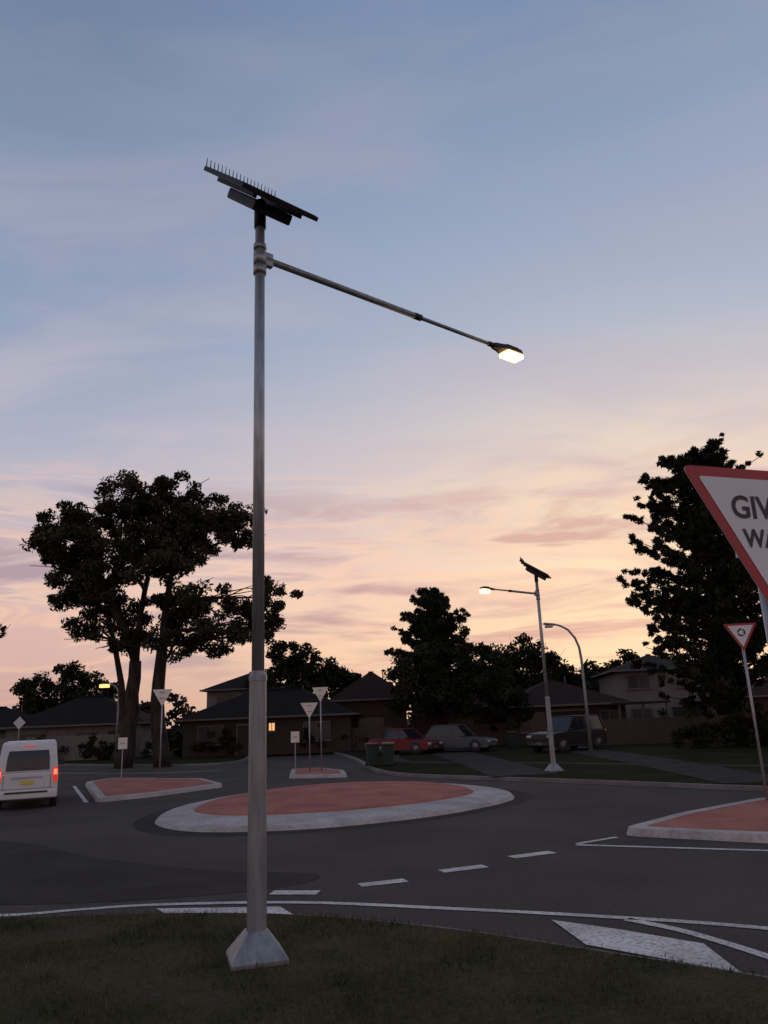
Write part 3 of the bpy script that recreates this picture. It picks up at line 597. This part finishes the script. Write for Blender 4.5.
house('brick_house',(30,88,.1),0,11,9,3,2.2,M['render'],M['roofgrey'],False,[(-2,1.5,1.8,1.2)])
house('brick_house',(17.5,82,.1),0,9,9,3.4,2.4,M['brickdark'],M['rooftile'],True,[(-2,1.5,1.8,1.2)])
house('brick_house',(-36,72,.1),.2,10,9,2.6,1.9,M['brick'],M['rooftile'],False,[(-2,1.5,1.8,1.2),(2,1.5,1.8,1.2)])
# carport of the right-hand house
cp=empty('carport',(16.9,55.5,.12)); box('roof',(3.6,5.5,.14),(0,0,2.5),M['roofgrey'],cp)
for sx in (-1,1):
    for sy in (-1,1): box('post',(.1,.1,2.43),(sx*1.6,sy*2.5,1.215),M['trim'],cp)
def fence(name,a,b,h,m,post=2.4,pal=.15):
    a=Vector(a);b=Vector(b);d=b-a;L=d.length; e=empty(name,(a.x,a.y,.12),math.atan2(d.y,d.x))
    v=[];f=[]
    n=int(L/pal)
    for i in range(n):
        x=i*pal+pal/2; w=pal*.46; hh=h*random.uniform(.985,1.01); o=len(v)
        v+=[(x-w,-.01,0),(x+w,-.01,0),(x+w,.01,0),(x-w,.01,0),(x-w,-.01,hh),(x+w,-.01,hh),(x+w,.01,hh),(x-w,.01,hh)]
        f+=[tuple(o+k for k in q) for q in ((0,3,2,1),(4,5,6,7),(0,1,5,4),(1,2,6,5),(2,3,7,6),(3,0,4,7))]
    mesh('palings',v,f,m,e)
    for z in (.3*h,.8*h): box('rail',(L,.05,.07),(L/2,.037,z),m,e)
    for i in range(int(L/post)+1): box('post',(.1,.1,h+.05),(i*post,.11,h/2),m,e)
fence('steel_fence',(-30,60),(-19.5,58.5),1.8,M['fencepale'])
fence('timber_fence',(12.6,49.5),(30,45),1.55,M['fence'])
fence('timber_fence',(-3,56.5),(0,56.5),1.6,M['fence'])
fence('timber_fence',(5.4,56.5),(9.2,56),1.5,M['fence'])
# ---------------------------------------------------------------- world
w=bpy.data.worlds.new('World'); S.world=w; w.use_nodes=True; nt=w.node_tree; N=nt.nodes; L=nt.links
bg=N['Background']; tc=N.new('ShaderNodeTexCoord'); sep=N.new('ShaderNodeSeparateXYZ'); L.new(tc.outputs['Generated'],sep.inputs[0])
def math_(op,a,b=None,c=None,clamp=False):
    n=N.new('ShaderNodeMath'); n.operation=op; n.use_clamp=clamp
    for i,x in enumerate((a,b,c)):
        if x is None: continue
        if isinstance(x,(int,float)): n.inputs[i].default_value=x
        else: L.new(x,n.inputs[i])
    return n.outputs[0]
def ramp(fac,stops):
    r=N.new('ShaderNodeValToRGB'); e=r.color_ramp.elements
    while len(e)<len(stops): e.new(.5)
    for i,(p,c) in enumerate(stops): e[i].position=p; e[i].color=lin(c)
    L.new(fac,r.inputs[0]); return r.outputs[0]
def mixc(f,a,b):
    m=N.new('ShaderNodeMix'); m.data_type='RGBA'
    if isinstance(f,(int,float)): m.inputs[0].default_value=f
    else: L.new(f,m.inputs[0])
    for i,x in ((6,a),(7,b)):
        if isinstance(x,tuple): m.inputs[i].default_value=x
        else: L.new(x,m.inputs[i])
    return m.outputs[2]
def srange(x,a,b,to=1):
    m=N.new('ShaderNodeMapRange'); m.interpolation_type='SMOOTHSTEP'; m.inputs['From Min'].default_value=a; m.inputs['From Max'].default_value=b; m.inputs['To Max'].default_value=to; L.new(x,m.inputs['Value']); return m.outputs[0]
z=math_('MAXIMUM',sep.outputs['Z'],0)
A=ramp(z,[(0,(190,154,146)),(.08,(214,178,168)),(.17,(214,186,184)),(.30,(180,181,198)),(.46,(146,161,188)),(.72,(114,132,162)),(1,(95,113,148))])
B=ramp(z,[(0,(246,204,160)),(.08,(252,214,178)),(.18,(246,210,190)),(.32,(214,201,202)),(.46,(170,180,201)),(.72,(124,145,177)),(1,(100,121,158))])
hl=math_('SQRT',math_('ADD',math_('MULTIPLY',sep.outputs['X'],sep.outputs['X']),math_('MULTIPLY',sep.outputs['Y'],sep.outputs['Y'])))
hs=math_('MAXIMUM',hl,.001)
dt=math_('DIVIDE',math_('ADD',math_('MULTIPLY',sep.outputs['X'],.42),math_('MULTIPLY',sep.outputs['Y'],.906)),hs)
base=mixc(srange(dt,.62,1.0),A,B)
# afterglow around the set sun
sa,se=math.radians(18),math.radians(9); sv=(math.sin(sa)*math.cos(se),math.cos(sa)*math.cos(se),math.sin(se))
dp=math_('ADD',math_('ADD',math_('MULTIPLY',sep.outputs['X'],sv[0]),math_('MULTIPLY',sep.outputs['Y'],sv[1])),math_('MULTIPLY',sep.outputs['Z'],sv[2]))
gl=math_('MULTIPLY',math_('POWER',math_('MAXIMUM',dp,0),40),.7)
base=mixc(gl,base,lin((255,230,190)))
# high thin cloud on a level layer
zz=math_('ADD',z,.12); cx=math_('DIVIDE',sep.outputs['X'],zz); cy=math_('DIVIDE',sep.outputs['Y'],zz)
cmb=N.new('ShaderNodeCombineXYZ'); L.new(cx,cmb.inputs[0]); L.new(cy,cmb.inputs[1])
mp=N.new('ShaderNodeMapping'); mp.inputs['Rotation'].default_value=(0,0,math.radians(-25)); mp.inputs['Scale'].default_value=(.8,1.9,1); mp.inputs['Location'].default_value=(3.1,1.7,0); L.new(cmb.outputs[0],mp.inputs[0])
cn=N.new('ShaderNodeTexNoise'); cn.inputs['Scale'].default_value=1.5; cn.inputs['Detail'].default_value=7; cn.inputs['Roughness'].default_value=.55; cn.inputs['Distortion'].default_value=.6; L.new(mp.outputs[0],cn.inputs['Vector'])
cc=ramp(z,[(0,(228,180,158)),(.10,(224,176,164)),(.22,(218,184,182)),(.36,(200,190,200)),(.6,(160,166,186)),(.85,(142,144,166))])
sky1=mixc(srange(cn.outputs['Fac'],.42,.68,.6),base,cc)
# low streaks
cmb2=N.new('ShaderNodeCombineXYZ'); L.new(math_('MULTIPLY',math_('DIVIDE',sep.outputs['X'],hs),3.2),cmb2.inputs[0]); L.new(math_('MULTIPLY',z,20),cmb2.inputs[1])
L.new(math_('MULTIPLY',math_('DIVIDE',sep.outputs['Y'],hs),3.2),cmb2.inputs[2])
mp2=N.new('ShaderNodeMapping'); mp2.inputs['Rotation'].default_value=(0,0,math.radians(6)); mp2.inputs['Location'].default_value=(1.3,.2,.4); L.new(cmb2.outputs[0],mp2.inputs[0])
c2=N.new('ShaderNodeTexNoise'); c2.inputs['Scale'].default_value=1.15; c2.inputs['Detail'].default_value=7; c2.inputs['Roughness'].default_value=.58; c2.inputs['Distortion'].default_value=.6; L.new(mp2.outputs[0],c2.inputs['Vector'])
band=math_('MULTIPLY',srange(z,.03,.10),math_('SUBTRACT',1,srange(z,.20,.36)))
s2=math_('MULTIPLY',srange(c2.outputs['Fac'],.49,.64,.8),band)
sky2=mixc(s2,sky1,mixc(srange(dt,.75,1.0),lin((170,146,158)),lin((212,166,156))))
# bright peach rims on the streaks
s3=math_('MULTIPLY',math_('MULTIPLY',srange(c2.outputs['Fac'],.40,.47,.45),math_('SUBTRACT',1,srange(c2.outputs['Fac'],.47,.52))),band)
sky2=mixc(s3,sky2,lin((255,210,176)))
ns=N.new('ShaderNodeTexSky'); ns.sky_type='NISHITA'; ns.sun_disc=False; ns.sun_elevation=math.radians(1.5); ns.sun_rotation=math.radians(18)
nm=N.new('ShaderNodeMix'); nm.data_type='RGBA'; nm.blend_type='ADD'; nm.inputs[0].default_value=.006; L.new(sky2,nm.inputs[6]); L.new(ns.outputs[0],nm.inputs[7])
L.new(nm.outputs[2],bg.inputs['Color']); bg.inputs['Strength'].default_value=1.0
sl=bpy.data.lights.new('sun','SUN'); sl.energy=.2; sl.color=(1,.72,.5); sl.angle=math.radians(12)
so=bpy.data.objects.new('sun',sl); COL.objects.link(so); d=Vector((math.sin(math.radians(18)),math.cos(math.radians(18)),math.tan(math.radians(3)))); so.rotation_euler=d.to_track_quat('Z','Y').to_euler()
# ---------------------------------------------------------------- camera
cam=bpy.data.cameras.new('camera'); cam.sensor_fit='VERTICAL'; cam.sensor_height=36; cam.lens=36*760/1024; cam.clip_end=3000
co=bpy.data.objects.new('camera',cam); COL.objects.link(co); co.location=(0,0,2.25)
t=math.radians(15.2); r=math.radians(2.3)
fw=Vector((0,math.cos(t),math.sin(t))); u0=Vector((0,-math.sin(t),math.cos(t))); r0=Vector((1,0,0))
# world-up leans to the left in the picture
cu=u0*math.cos(r)+r0*math.sin(r); cr=r0*math.cos(r)-u0*math.sin(r)
Mx=Matrix((cr,cu,-fw)).transposed(); co.rotation_euler=Mx.to_euler(); S.camera=co
